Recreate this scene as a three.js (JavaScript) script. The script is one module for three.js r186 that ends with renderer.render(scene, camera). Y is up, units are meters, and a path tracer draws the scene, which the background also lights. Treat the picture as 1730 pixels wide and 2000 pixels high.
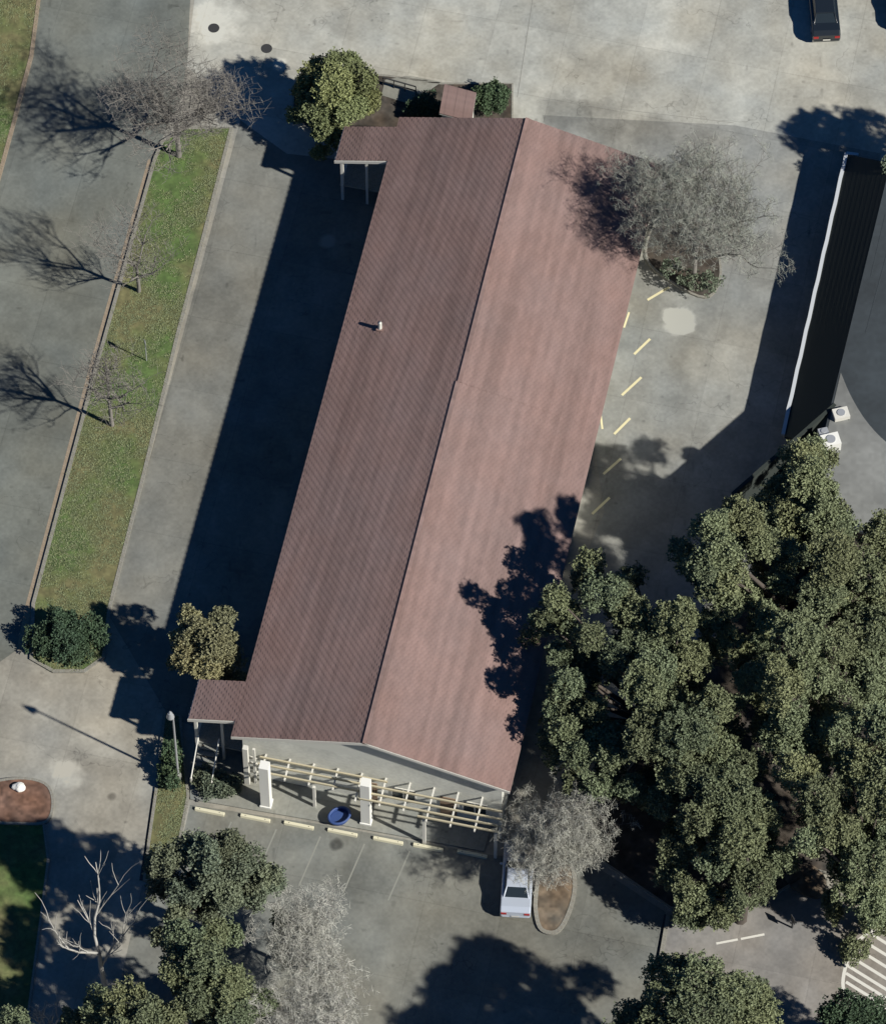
import * as THREE from 'three';
import { mergeGeometries } from 'three/addons/utils/BufferGeometryUtils.js';

// ------------------------------------------------------------------ camera, sky, sun, exposure
const scene = new THREE.Scene();
const DIST = 344, TILT = THREE.MathUtils.degToRad(30), FOCAL = 11000;   // an aircraft south of the site, looking 30 degrees off the vertical
const camera = new THREE.PerspectiveCamera(2 * THREE.MathUtils.radToDeg(Math.atan(1000 / FOCAL)), 885 / 1024, 1, 1500);
camera.position.set(0, DIST * Math.cos(TILT), DIST * Math.sin(TILT));
camera.up.set(0, 0, -1);
camera.lookAt(0, 0, 0);

const SUN_EL = THREE.MathUtils.degToRad(39.0);
const SUN = new THREE.Vector3(0.881 * Math.cos(SUN_EL), Math.sin(SUN_EL), 0.472 * Math.cos(SUN_EL)).normalize();
{
  const w = 128, h = 64, d = new Float32Array(w * h * 4);
  for (let j = 0; j < h; j++) {
    const e = Math.max(0, Math.sin(((j + 0.5) / h - 0.5) * Math.PI));       // clear winter sky, paler towards the horizon
    const k = Math.pow(1 - e, 3);
    for (let i = 0; i < w; i++) d.set([0.006 + 0.025 * k, 0.032 + 0.045 * k, 0.1 + 0.07 * k, 1], (j * w + i) * 4);
  }
  const sky = new THREE.DataTexture(d, w, h, THREE.RGBAFormat, THREE.FloatType);
  sky.mapping = THREE.EquirectangularReflectionMapping; sky.magFilter = THREE.LinearFilter; sky.minFilter = THREE.LinearFilter; sky.needsUpdate = true;
  scene.background = sky; scene.environment = sky;
}
const sun = new THREE.DirectionalLight(0xfffcf4, 4.2);
sun.position.copy(SUN).multiplyScalar(120);
sun.castShadow = true; sun.shadow.mapSize.set(4096, 4096);
Object.assign(sun.shadow.camera, { left: -60, right: 60, top: 60, bottom: -60, near: 1, far: 300 });
sun.shadow.radius = 2;
scene.add(sun);
const renderer = new THREE.WebGLRenderer({ antialias: true });
renderer.setSize(885, 1024);
renderer.toneMapping = THREE.LinearToneMapping;
renderer.toneMappingExposure = 1.45;
renderer.shadowMap.enabled = true;

// ------------------------------------------------------------------ helpers
let seed = 7;
const rnd = () => { seed = (seed * 1664525 + 1013904223) >>> 0; return seed / 4294967296; };
const rr = (a, b) => a + (b - a) * rnd();
const V = (x, y, z) => new THREE.Vector3(x, y, z);
// survey grid of the site (32 units to the metre, read off the aerial plate) to metres; h is the height above the ground
function site(u, v, h = 0) {
  const px = (u - 865) / FOCAL, py = -(v - 1000) / FOCAL, c = Math.cos(TILT), s = Math.sin(TILT);
  const d = [px, -c + py * s, -s - py * c];
  const t = (h - DIST * c) / d[1];
  return V(d[0] * t, h, DIST * s + d[2] * t);
}
const G = (list, h = 0) => list.map(([u, v]) => site(u, v, h));
const taken = {};
function numbered(n) { const k = (taken[n] = (taken[n] ?? -1) + 1); return k ? `${n}_${String(k).padStart(3, '0')}` : n; }
function shade(o) { o.castShadow = true; o.receiveShadow = true; return o; }
function mesh(name, geo, mat, parent) { const m = shade(new THREE.Mesh(geo, mat)); m.name = name; parent.add(m); return m; }
function thing(name, label, category, pos = V(0, 0, 0), turn = 0, group) {
  const o = new THREE.Group(); o.name = numbered(name); o.position.copy(pos); o.rotation.y = turn;
  o.userData = { label, category }; if (group) o.userData.group = group;
  scene.add(o); return o;
}
function setting(name, geo, mat, label) { const o = geo ? shade(new THREE.Mesh(geo, mat)) : new THREE.Group(); o.name = numbered(name); o.userData = { kind: 'structure' }; if (label) o.userData.label = label; scene.add(o); return o; }

class Shape3 {
  constructor() { this.p = []; this.u = []; this.i = []; }
  vert(v, u = 0, w = 0) { this.p.push(v.x, v.y, v.z); this.u.push(u, w); return this.p.length / 3 - 1; }
  quad(a, b, c, d) {
    const e = a.distanceTo(b), f = a.distanceTo(d);
    const n = [this.vert(a, 0, 0), this.vert(b, e, 0), this.vert(c, e, f), this.vert(d, 0, f)];
    this.i.push(n[0], n[1], n[2], n[0], n[2], n[3]); return this;
  }
  tri(a, b, c) { const n = [this.vert(a), this.vert(b), this.vert(c)]; this.i.push(...n); return this; }
  box(x0, x1, y0, y1, z0, z1) {
    const g = (x, y, z) => V(x, y, z);
    this.quad(g(x0, y0, z1), g(x1, y0, z1), g(x1, y1, z1), g(x0, y1, z1)).quad(g(x1, y0, z0), g(x0, y0, z0), g(x0, y1, z0), g(x1, y1, z0));
    this.quad(g(x1, y0, z1), g(x1, y0, z0), g(x1, y1, z0), g(x1, y1, z1)).quad(g(x0, y0, z0), g(x0, y0, z1), g(x0, y1, z1), g(x0, y1, z0));
    return this.quad(g(x0, y1, z1), g(x1, y1, z1), g(x1, y1, z0), g(x0, y1, z0)).quad(g(x0, y0, z0), g(x1, y0, z0), g(x1, y0, z1), g(x0, y0, z1));
  }
  tube(pts, radii, n = 6) {
    let prev; const ref = V(0.31, 0.2, 0.93);
    pts.forEach((p, k) => {
      const t = pts[Math.min(k + 1, pts.length - 1)].clone().sub(pts[Math.max(k - 1, 0)]).normalize();
      const a = t.clone().cross(ref).normalize(), b = t.clone().cross(a), ring = [];
      for (let j = 0; j < n; j++) { const w = j / n * Math.PI * 2; ring.push(this.vert(p.clone().addScaledVector(a, Math.cos(w) * radii[k]).addScaledVector(b, Math.sin(w) * radii[k]), j / n, k)); }
      if (prev) for (let j = 0; j < n; j++) { const q = (j + 1) % n; this.i.push(prev[j], ring[j], ring[q], prev[j], ring[q], prev[q]); }
      prev = ring;
    });
    const c = this.vert(pts[pts.length - 1]); for (let j = 0; j < n; j++) this.i.push(prev[j], c, prev[(j + 1) % n]);
    return this;
  }
  geo() {
    const g = new THREE.BufferGeometry();
    g.setAttribute('position', new THREE.Float32BufferAttribute(this.p, 3)); g.setAttribute('uv', new THREE.Float32BufferAttribute(this.u, 2));
    g.setIndex(this.i); g.computeVertexNormals(); return g;
  }
}
// prism: closed outline in plan (array of Vector3, y ignored) between two heights
function prism(pts, y0, y1) {
  const s = new Shape3(), flat = pts.map(p => new THREE.Vector2(p.x, p.z)), tris = THREE.ShapeUtils.triangulateShape(flat, []);
  const at = (k, y) => V(pts[k].x, y, pts[k].z);
  const uvAt = p => [p.x / 80 + 0.5, p.z / 80 + 0.5];
  const cw = THREE.ShapeUtils.area(flat) > 0;
  const top = pts.map((p, k) => s.vert(at(k, y1), ...uvAt(p)));
  for (const t of tris) cw ? s.i.push(top[t[0]], top[t[2]], top[t[1]]) : s.i.push(top[t[0]], top[t[1]], top[t[2]]);
  if (y1 - y0 > 0.03) pts.forEach((p, k) => { const q = (k + 1) % pts.length; cw ? s.quad(at(q, y0), at(k, y0), at(k, y1), at(q, y1)) : s.quad(at(k, y0), at(q, y0), at(q, y1), at(k, y1)); });
  const g = s.geo(); const n = g.attributes.normal;
  return g;
}
function smoothLine(pts, n, closed = false) { return new THREE.CatmullRomCurve3(pts, closed, 'centripetal').getPoints(n); }
// a strip (kerb, painted line) following a line of points
function strip(pts, width, y0, y1, closed = false) {
  const s = new Shape3(), N = pts.length, L = [], R = [];
  for (let k = 0; k < N; k++) {
    const a = closed ? pts[(k + N - 1) % N] : pts[Math.max(0, k - 1)], b = closed ? pts[(k + 1) % N] : pts[Math.min(N - 1, k + 1)];
    const t = V(b.x - a.x, 0, b.z - a.z).normalize(), n = V(-t.z, 0, t.x).multiplyScalar(width / 2);
    L.push(V(pts[k].x - n.x, 0, pts[k].z - n.z)); R.push(V(pts[k].x + n.x, 0, pts[k].z + n.z));
  }
  const y = (p, h) => V(p.x, h, p.z), M = closed ? N : N - 1;
  for (let k = 0; k < M; k++) {
    const q = (k + 1) % N;
    s.quad(y(R[k], y1), y(R[q], y1), y(L[q], y1), y(L[k], y1));
    if (y1 - y0 > 0.03) { s.quad(y(L[k], y0), y(L[k], y1), y(L[q], y1), y(L[q], y0)); s.quad(y(R[q], y0), y(R[q], y1), y(R[k], y1), y(R[k], y0)); }
  }
  if (!closed && y1 - y0 > 0.03) { s.quad(y(L[0], y0), y(R[0], y0), y(R[0], y1), y(L[0], y1)); s.quad(y(R[N - 1], y0), y(L[N - 1], y0), y(L[N - 1], y1), y(R[N - 1], y1)); }
  return s.geo();
}

// ------------------------------------------------------------------ textures: matter only (grain, stains, wear)
const PERM = new Uint8Array(512); { const p = [...Array(256).keys()]; for (let i = 255; i > 0; i--) { const j = Math.floor(rnd() * (i + 1)); [p[i], p[j]] = [p[j], p[i]]; } for (let i = 0; i < 512; i++) PERM[i] = p[i & 255]; }
function vnoise(x, y) {
  const xi = Math.floor(x), yi = Math.floor(y), fx = x - xi, fy = y - yi, sx = fx * fx * (3 - 2 * fx), sy = fy * fy * (3 - 2 * fy);
  const h = (a, b) => PERM[PERM[a & 255] + (b & 255)] / 255;
  const a = h(xi, yi), b = h(xi + 1, yi), c = h(xi, yi + 1), d = h(xi + 1, yi + 1);
  return a + (b - a) * sx + (c - a) * sy + (a - b - c + d) * sx * sy;
}
function fbm(x, y, o) { let s = 0, a = 0.5, t = 0; for (let k = 0; k < o; k++) { s += a * vnoise(x + 17 * k, y + 31 * k); t += a; a *= 0.55; x *= 2.03; y *= 2.03; } return s / t; }
function texture(n, fn, metres) {
  const d = new Uint8Array(n * n * 4);
  for (let j = 0; j < n; j++) for (let i = 0; i < n; i++) { const c = fn(i / n * metres, j / n * metres, i, j), o = (j * n + i) * 4; for (let k = 0; k < 3; k++) d[o + k] = Math.max(0, Math.min(255, c[k] * 255)); d[o + 3] = 255; }
  const t = new THREE.DataTexture(d, n, n); t.colorSpace = THREE.SRGBColorSpace; t.magFilter = THREE.LinearFilter; t.minFilter = THREE.LinearMipmapLinearFilter; t.generateMipmaps = true;
  t.wrapS = t.wrapT = THREE.RepeatWrapping; t.needsUpdate = true; return t;
}
// stains and patches seen on the paving: [u, v, radius in metres, tone]
const MARKS = [
  [1325, 628, 1.05, 0.5], [1308, 616, 0.6, 0.25], [1342, 640, 0.5, 0.2], [425, 40, 1.9, 0.16], [400, 65, 1.3, 0.12], [135, 1515, 1.1, 0.18], [118, 1495, 0.9, 0.1], [545, 125, 0.5, 0.2],
  [1640, 800, 0.7, 0.2], [880, 1700, 2.6, 0.05], [640, 470, 0.6, 0.25], [655, 1650, 0.45, -0.3], [218, 1555, 0.3, -0.2], [1210, 720, 1.5, 0.06], [1260, 900, 1.6, 0.05],
  [1400, 720, 2.4, 0.05], [700, 1720, 1.8, -0.06], [1210, 1800, 3, -0.05], [1180, 150, 3, -0.04], [900, 60, 3.2, 0.05], [1250, 60, 3.5, 0.07], [700, 30, 2.4, -0.05], [200, 1440, 1.5, 0.06], [90, 1390, 1.2, 0.05],
  [1500, 470, 0.9, -0.1], [1480, 430, 0.6, -0.07], [330, 60, 2.6, -0.05], [60, 600, 2.4, -0.04], [120, 480, 2, -0.05], [1100, 215, 1.6, -0.12], [1180, 235, 1.8, -0.12], [1270, 260, 1.6, -0.1], [1360, 285, 1.4, -0.07],
].map(([u, v, r, t]) => { const p = site(u, v); return [p.x, p.z, r, t]; });
const pavingMap = texture(2048, (x, y) => {
  const X = x - 40, Z = y - 40;
  let t = 0.81 + 0.18 * (fbm(x * 0.16, y * 0.16, 4) - 0.5) + 0.16 * (fbm(x * 0.9 + 50, y * 0.9, 3) - 0.5) + 0.10 * (fbm(x * 6, y * 6 + 9, 2) - 0.5);
  const c = X * 0.976 + Z * 0.216, al = Z * 0.976 - X * 0.216;                                           // tyre-worn lanes run with the building
  { const jx = ((c / 4.6) % 1 + 1) % 1, jz = ((al / 5.2) % 1 + 1) % 1; if (jx < 0.01 || jz < 0.009) t -= 0.06; t += 0.05 * (PERM[PERM[Math.floor(c / 4.6) + 128 & 255] + Math.floor(al / 5.2) + 128 & 255] / 255 - 0.5); }
  t += 0.07 * (fbm(c * 0.8, (Z * 0.976 - X * 0.216) * 0.06, 3) - 0.5);
  const wob = 0.55 * (fbm(x * 1.6 + 7, y * 1.6 + 3, 3) - 0.5);
  for (const [mx, mz, r, k] of MARKS) { const dx = X - mx, dz = Z - mz; if (dx * dx + dz * dz < r * r * 2.5) { const q = Math.hypot(dx, dz) / r + wob; t += k * (q < 0.55 ? 1 : q > 1.1 ? 0 : (1.1 - q) / 0.55); } }
  const cr = Math.abs(fbm(x * 0.22 + 120, y * 0.22 + 70, 5) - 0.5), here = fbm(x * 0.12 + 20, y * 0.12 + 80, 2);
  if (here > 0.47 && cr < 0.0035) t -= 0.15 * (1 - cr / 0.0035);
  const sp = vnoise(x * 1.7 + 40, y * 1.7 + 90); if (sp > 0.93) t -= 1.6 * (sp - 0.93);
  const warm = 0.05 * (fbm(x * 0.25 + 90, y * 0.25 + 40, 3) - 0.5);
  return [t + warm, t, t - warm * 1.4];
}, 80);
const grassMap = texture(1024, (x, y) => {
  const dry = fbm(x * 0.35, y * 0.35, 4), f = fbm(x * 3.2, y * 3.2, 3);
  const k = 0.78 + 0.3 * (f - 0.5) + 0.12 * (vnoise(x * 11, y * 11) - 0.5), m = Math.max(0, Math.min(1, (dry - 0.36) * 3.4));
  return [k * (0.82 + 0.22 * m), k * (0.93 - 0.0 * m), k * (0.68 + 0.16 * m)];
}, 80);
const mulchMap = texture(512, (x, y) => { const k = 0.72 + 0.6 * (fbm(x * 2.4, y * 2.4, 4) - 0.5) + 0.2 * (vnoise(x * 13, y * 13) - 0.5), w = 0.12 * (fbm(x * 0.7, y * 0.7, 3) - 0.5); return [k + w, k, k - w]; }, 80);
const tileMap = texture(1024, (x, y) => {
  const t = 0.81 + 0.07 * (fbm(x * 0.35, y * 0.3, 3) - 0.5) + 0.20 * (fbm(x * 0.05 + 8, y * 1.7, 3) - 0.5) + 0.06 * (fbm(x * 0.6 + 3, y * 3.0, 2) - 0.5) + 0.06 * (vnoise(x * 2.4, y * 4.3) - 0.5);
  const g = 0.05 * (fbm(x * 0.3 + 30, y * 0.35 + 5, 4) - 0.5);
  return [t + g * 0.6, t - g * 0.4, t - g];
}, 48);
const plasterMap = texture(256, (x, y) => { const t = 0.86 + 0.12 * (fbm(x * 0.8, y * 0.8, 4) - 0.5) + 0.06 * (vnoise(x * 8, y * 8) - 0.5); return [t, t, t]; }, 12);
plasterMap.repeat.set(1 / 12, 1 / 12);
tileMap.repeat.set(1 / 48, 1 / 48);
const deckMap = texture(512, (x, y) => { const t = 0.8 + 0.3 * (fbm(x * 0.3, y * 0.3, 4) - 0.5) + 0.1 * (vnoise(x * 5, y * 5) - 0.5); return [t, t, t]; }, 80);

const lin = (r, g, b) => new THREE.Color().setRGB(r, g, b);
const std = (r, g, b, rough = 0.9, extra = {}) => new THREE.MeshStandardMaterial({ color: lin(r, g, b), roughness: rough, metalness: 0, side: THREE.DoubleSide, ...extra });
const M = { lotSouth: std(0.26, 0.26, 0.226, 0.95, { map: pavingMap }),
  groundLot: std(0.414, 0.391, 0.332, 0.95, { map: pavingMap }), lotNorth: std(0.53, 0.522, 0.46, 0.95, { map: pavingMap }), street: std(0.22, 0.23, 0.2, 0.95, { map: pavingMap }),
  drive: std(0.26, 0.256, 0.222, 0.95, { map: pavingMap }), lotFar: std(0.345, 0.318, 0.285, 0.95, { map: pavingMap }), walk: std(0.352, 0.357, 0.319, 0.95, { map: pavingMap }),
  lotEast: std(0.366, 0.364, 0.329, 0.95, { map: pavingMap }), kerb: std(0.357, 0.339, 0.288, 0.9, { map: pavingMap }), kerbTan: std(0.42, 0.33, 0.235, 0.9, { map: pavingMap }),
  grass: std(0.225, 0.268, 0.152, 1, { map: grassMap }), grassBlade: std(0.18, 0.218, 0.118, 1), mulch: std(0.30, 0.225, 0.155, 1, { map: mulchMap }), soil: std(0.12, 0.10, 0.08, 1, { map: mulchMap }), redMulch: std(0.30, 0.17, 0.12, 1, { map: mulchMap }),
  bay: std(0.24, 0.24, 0.21, 0.9), joint: std(0.24, 0.235, 0.21, 0.95), yellow: std(0.6, 0.54, 0.33, 0.8), white: std(0.74, 0.73, 0.68, 0.7), paintWhite: std(0.62, 0.6, 0.54, 0.85), stop: std(0.62, 0.58, 0.42, 0.8),
  tile: std(0.34, 0.225, 0.2, 0.85, { map: tileMap }), underlay: std(0.24, 0.17, 0.15, 0.9), wall: std(0.84, 0.839, 0.757, 0.9, { map: plasterMap }), trim: std(0.62, 0.60, 0.54, 0.7), cream: std(0.44, 0.39, 0.27, 0.8),
  wood: std(0.22, 0.15, 0.10, 0.85), dark: std(0.015, 0.016, 0.018, 0.7), steel: std(0.45, 0.46, 0.47, 0.45, { metalness: 0.4 }), iron: std(0.035, 0.035, 0.035, 0.7),
  glass: new THREE.MeshPhysicalMaterial({ color: lin(0.02, 0.028, 0.035), roughness: 0.08, metalness: 0, side: THREE.DoubleSide }),
  bark: std(0.085, 0.07, 0.058, 1), barkPale: std(0.36, 0.34, 0.31, 1), barkGrey: std(0.20, 0.185, 0.165, 1), barkSnag: std(0.38, 0.365, 0.335, 1),
  deckDark: std(0.055, 0.069, 0.08, 0.9, { map: deckMap }), deckPale: std(0.30, 0.305, 0.29, 0.9, { map: deckMap }), shingleDark: std(0.025, 0.032, 0.028, 0.95), brickDark: std(0.10, 0.085, 0.075, 0.95), gutter: std(0.5, 0.52, 0.54, 0.5),
  blue: new THREE.MeshPhysicalMaterial({ color: lin(0.03, 0.065, 0.2), roughness: 0.6, side: THREE.DoubleSide }),
  carSilver: new THREE.MeshPhysicalMaterial({ color: lin(0.42, 0.46, 0.53), roughness: 0.3, clearcoat: 1, clearcoatRoughness: 0.05, side: THREE.DoubleSide }),
  carDark: new THREE.MeshPhysicalMaterial({ color: lin(0.012, 0.016, 0.02), roughness: 0.3, clearcoat: 1, clearcoatRoughness: 0.05, side: THREE.DoubleSide }),
  tyre: std(0.012, 0.012, 0.012, 0.9), rim: std(0.5, 0.5, 0.5, 0.35, { metalness: 0.7 }), redLamp: std(0.35, 0.02, 0.02, 0.25), clearLamp: std(0.7, 0.7, 0.68, 0.2),
};

// ------------------------------------------------------------------ ground and paving
setting('ground', prism([V(-260, 0, -260), V(260, 0, -260), V(260, 0, 260), V(-260, 0, 260)], 0, 0), M.groundLot);
const sheet = (name, pts, mat, level) => setting(name, prism(pts, 0, 0.004 * level), mat);
sheet('parking_lot', G([[372, -500], [2600, -500], [2600, 300], [1620, 320], [1430, 250], [1060, 330], [820, 320], [560, 330], [470, 250], [365, 128], [380, 0]]), M.lotNorth, 1);
sheet('street', G([[203, -500], [520, -500], [372, 0], [366, 125], [352, 200], [300, 305], [70, 1165], [40, 1265], [-150, 1400], [-420, 1900], [-700, 1900], [-340, 1600]]), M.street, 2);
sheet('driveway', G([[470, 235], [560, 300], [830, 330], [560, 1490], [330, 1400], [212, 1200]]), M.drive, 2);
const eastLot = sheet('parking_lot', G([[1060, 225], [1435, 245], [1720, 300], [1560, 900], [1640, 1300], [1080, 1500], [1050, 1300], [1180, 1000]]), M.lotEast, 2);
const farLot = sheet('parking_lot', G([[1303, 1780], [1480, 1765], [1580, 1720], [1740, 1800], [2300, 1700], [2300, 2300], [1200, 2300], [1272, 1935]]), M.lotFar, 2);
const southLot = sheet('parking_lot', G([[278, 1730], [345, 1690], [372, 1572], [640, 1612], [945, 1668], [1160, 1690], [1300, 1782], [1272, 1935], [1200, 2300], [150, 2300]]), M.lotSouth, 1);
// grass verges with kerbs
function bed(name, outline, mat, kerbMat, kerbW = 0.16, top = 0.1) {
  const o = setting(name);
  mesh(name + '_surface', prism(outline, 0, top), mat, o);
  if (kerbMat) mesh('kerb', strip(outline, kerbW, 0, top + 0.03, true), kerbMat, o);
  return o;
}
const verge = G([[303, 312], [318, 278], [360, 252], [452, 252], [400, 455], [346, 660], [282, 925], [214, 1190], [203, 1285], [165, 1312], [105, 1312], [62, 1288], [66, 1180], [118, 985], [190, 715]]);
bed('grass_verge', verge, M.grass, M.kerb, 0.22);
mesh('gutter', strip(G([[296, 312], [182, 715], [110, 985], [58, 1180], [40, 1270]]), 0.42, 0, 0.0125), M.kerbTan, scene.getObjectByName('grass_verge'));
const verge2 = G([[92, -120], [62, 110], [28, 240], [-8, 372], [-60, 560], [-400, 1500], [-900, 1500], [-300, -400]]);
bed('grass_verge', verge2, M.grass, M.kerbTan, 0.25);
const verge3 = G([[322, 1392], [352, 1400], [368, 1555], [352, 1640], [335, 1720], [282, 1720], [292, 1640], [305, 1550]]);
bed('grass_verge', verge3, M.grass, M.kerb, 0.18);
bed('lawn', G([[-200, 1560], [20, 1590], [85, 1605], [95, 1680], [80, 1800], [40, 2100], [-200, 2200]]), M.grass, M.kerb, 0.16, 0.08);
bed('mulch_bed', smoothLine(G([[-30, 1540], [40, 1522], [92, 1535], [104, 1570], [92, 1606], [40, 1610], [-30, 1600]]), 30, true), M.redMulch, M.kerb, 0.16, 0.13);
bed('mulch_bed', smoothLine(G([[1060, 1655], [1100, 1660], [1122, 1720], [1110, 1785], [1085, 1822], [1058, 1818], [1046, 1780], [1050, 1720]]), 40, true), M.mulch, M.kerb, 0.24, 0.13);
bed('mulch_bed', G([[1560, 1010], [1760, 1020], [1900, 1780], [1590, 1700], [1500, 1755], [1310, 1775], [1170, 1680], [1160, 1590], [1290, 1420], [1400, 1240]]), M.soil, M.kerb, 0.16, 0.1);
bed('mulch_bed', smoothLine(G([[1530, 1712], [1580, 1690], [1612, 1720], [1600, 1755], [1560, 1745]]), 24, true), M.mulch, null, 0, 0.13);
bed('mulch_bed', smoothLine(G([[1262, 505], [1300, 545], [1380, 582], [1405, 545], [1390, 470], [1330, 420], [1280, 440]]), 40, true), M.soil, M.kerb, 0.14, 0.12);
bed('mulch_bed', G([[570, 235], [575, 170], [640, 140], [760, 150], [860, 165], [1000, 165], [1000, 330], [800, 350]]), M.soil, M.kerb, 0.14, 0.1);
// the kerb between the two southern lots, with a flat dark strip along its west side
mesh('kerb', strip(G([[1304, 1788], [1296, 1835], [1288, 1880], [1274, 1945], [1262, 2100]]), 0.22, 0, 0.16), M.kerb, farLot);
mesh('gutter', strip(G([[1300, 1786], [1290, 1835], [1281, 1880], [1267, 1945]]), 0.2, 0, 0.014), M.iron, farLot);
mesh('kerb', strip(G([[302, 1545], [288, 1640], [276, 1720]]), 0.2, 0, 0.006), M.iron, scene.getObjectByName('grass_verge_002'));  // flat dark strip: the shadow of the verge kerb painted on the paving
// walk along the south front
const walk = G([[372, 1562], [640, 1608], [945, 1664], [968, 1580], [900, 1535], [470, 1470], [400, 1500], [372, 1520]]);
bed('sidewalk', walk, M.walk, null, 0, 0.11);
bed('sidewalk', G([[752, 158], [800, 150], [862, 162], [800, 205], [745, 188]]), M.walk, null, 0, 0.13);
// painted lines
const line = (lot, name, a, b, w, mat, lvl) => mesh(name, strip([site(...a), site(...b)], w, 0, 0.004 * lvl), mat, lot);
for (const [a, b] of [[[1264, 586], [1306, 561]], [[1238, 692], [1269, 662]], [[1214, 772], [1252, 737]], [[1199, 848], [1230, 817]], [[1178, 926], [1212, 896]], [[1156, 1004], [1190, 972]]]) line(eastLot, 'parking_line', a, b, 0.16, M.yellow, 3);
for (const [a, b] of [[[1218, 640], [1228, 610]], [[1176, 838], [1172, 806]]]) line(eastLot, 'parking_line', a, b, 0.12, M.yellow, 3);
for (const [a, b] of [[[1398, 1843], [1440, 1835]], [[1446, 1834], [1492, 1825]]]) line(farLot, 'lane_line', a, b, 0.14, M.paintWhite, 3);
for (const u of [452, 540, 626, 712, 800]) line(southLot, 'bay_line', [u, 1594 + (u - 383) * 0.165], [u - 42, 1690 + (u - 383) * 0.165], 0.09, M.bay, 2);
for (const [a, b] of [[[1010, 190], [1046, -40]], [[1060, 196], [1432, 240]]]) line(eastLot, 'slab_joint', a, b, 0.035, M.joint, 3);
{ // hatched traffic island, painted
  const out = smoothLine(G([[1740, 1814], [1700, 1820], [1668, 1846], [1650, 1890], [1646, 1930], [1660, 1955], [1700, 1966], [1745, 1968]]), 30);
  mesh('island_outline', strip(out, 0.2, 0, 0.012), M.paintWhite, farLot);
  for (let k = 0; k < 9; k++) {
    const u0 = 1652 + Math.max(0, 4 - k) * 14, v0 = 1832 + k * 16 + Math.max(0, k - 6) * 2;
    const a = k < 4 ? [1700 - k * 13, 1824 + k * 15] : [1651 + (k > 7 ? 6 : 0), 1884 + (k - 4) * 17];
    const b = [1740, a[1] + (1740 - a[0]) * 0.62]; if (b[1] > 1962) { b[0] = a[0] + (1962 - a[1]) / 0.62; b[1] = 1962; }
    line(farLot, 'hatch_stripe', a, b, 0.19, M.paintWhite, 3.5);
  }
}
// short grass on the verges: too many blades to count
{
  const blade = new Shape3(); for (let k = 0; k < 5; k++) { const a = k * 2.4, x = Math.cos(a) * 0.05, z = Math.sin(a) * 0.05; blade.tri(V(x - 0.02, 0, z), V(x + 0.02, 0, z + 0.01), V(x * 2.6, 0.04 + 0.012 * (k % 3), z * 2.6)); }
  const spots = [];
  const inside = (p, poly) => { let c = false; for (let i = 0, j = poly.length - 1; i < poly.length; j = i++) if ((poly[i].z > p.z) !== (poly[j].z > p.z) && p.x < (poly[j].x - poly[i].x) * (p.z - poly[i].z) / (poly[j].z - poly[i].z) + poly[i].x) c = !c; return c; };
  for (const [poly, n] of [[verge, 11000], [verge3, 1500], [verge2.map(p => V(Math.max(p.x, -32), 0, Math.max(-40, Math.min(20, p.z)))), 5000]]) {
    const bx = new THREE.Box3().setFromPoints(poly); let k = 0, guard = 0;
    while (k < n && guard++ < 200000) { const p = V(rr(bx.min.x, bx.max.x), 0.1, rr(bx.min.z, bx.max.z)); if (inside(p, poly) && fbm(p.x * 0.7 + 60, p.z * 0.7 + 60, 3) > 0.40 + 0.2 * rnd() - 0.1) { spots.push(p); k++; } }
  }
  const im = shade(new THREE.InstancedMesh(blade.geo(), M.grassBlade, spots.length)); im.name = 'grass'; im.userData = { kind: 'stuff', label: 'short patchy winter grass on the kerbed verges', category: 'grass' };
  const m = new THREE.Matrix4(), q = new THREE.Quaternion(), c = new THREE.Color();
  spots.forEach((p, i) => { m.compose(p, q.setFromAxisAngle(V(0, 1, 0), rnd() * 6.3), V(1, rr(0.6, 1.3), 1).multiplyScalar(rr(0.8, 1.5))); im.setMatrixAt(i, m); const k = rr(0.85, 1.15), d = rnd() * 0.25; im.setColorAt(i, c.setRGB(k * (1 + d), k * (1 + d * 0.3), k)); });
  scene.add(im);
}
// ------------------------------------------------------------------ main building
const EAVE = 5.45, RIDGE = 7.95;
const cNW = site(775, 235, EAVE), cSW = site(455, 1440, EAVE), cSE = site(992, 1545, EAVE), cNE = site(1297, 318, EAVE);
const mid = cNW.clone().add(cSW).add(cSE).add(cNE).multiplyScalar(0.25);
const along = cSW.clone().sub(cNW).add(cSE.clone().sub(cNE)).normalize();
const YAW = Math.atan2(along.x, along.z);                                     // local +z runs along the ridge to the south, local +x across to the east
const acrossV = V(Math.cos(YAW), 0, -Math.sin(YAW));
const HL = (cSW.distanceTo(cNW) + cSE.distanceTo(cNE)) / 4, HW = Math.abs(cNE.clone().sub(cNW).dot(acrossV) + cSE.clone().sub(cSW).dot(acrossV)) / 4;
const base = V(mid.x, 0, mid.z);
const local = p => { const d = p.clone().sub(base); return V(d.dot(acrossV), p.y, d.dot(along)); };
const hall = thing('building', 'long two storey building with brick red tiled gable roof and cream south gable', 'building', base, YAW);
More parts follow.
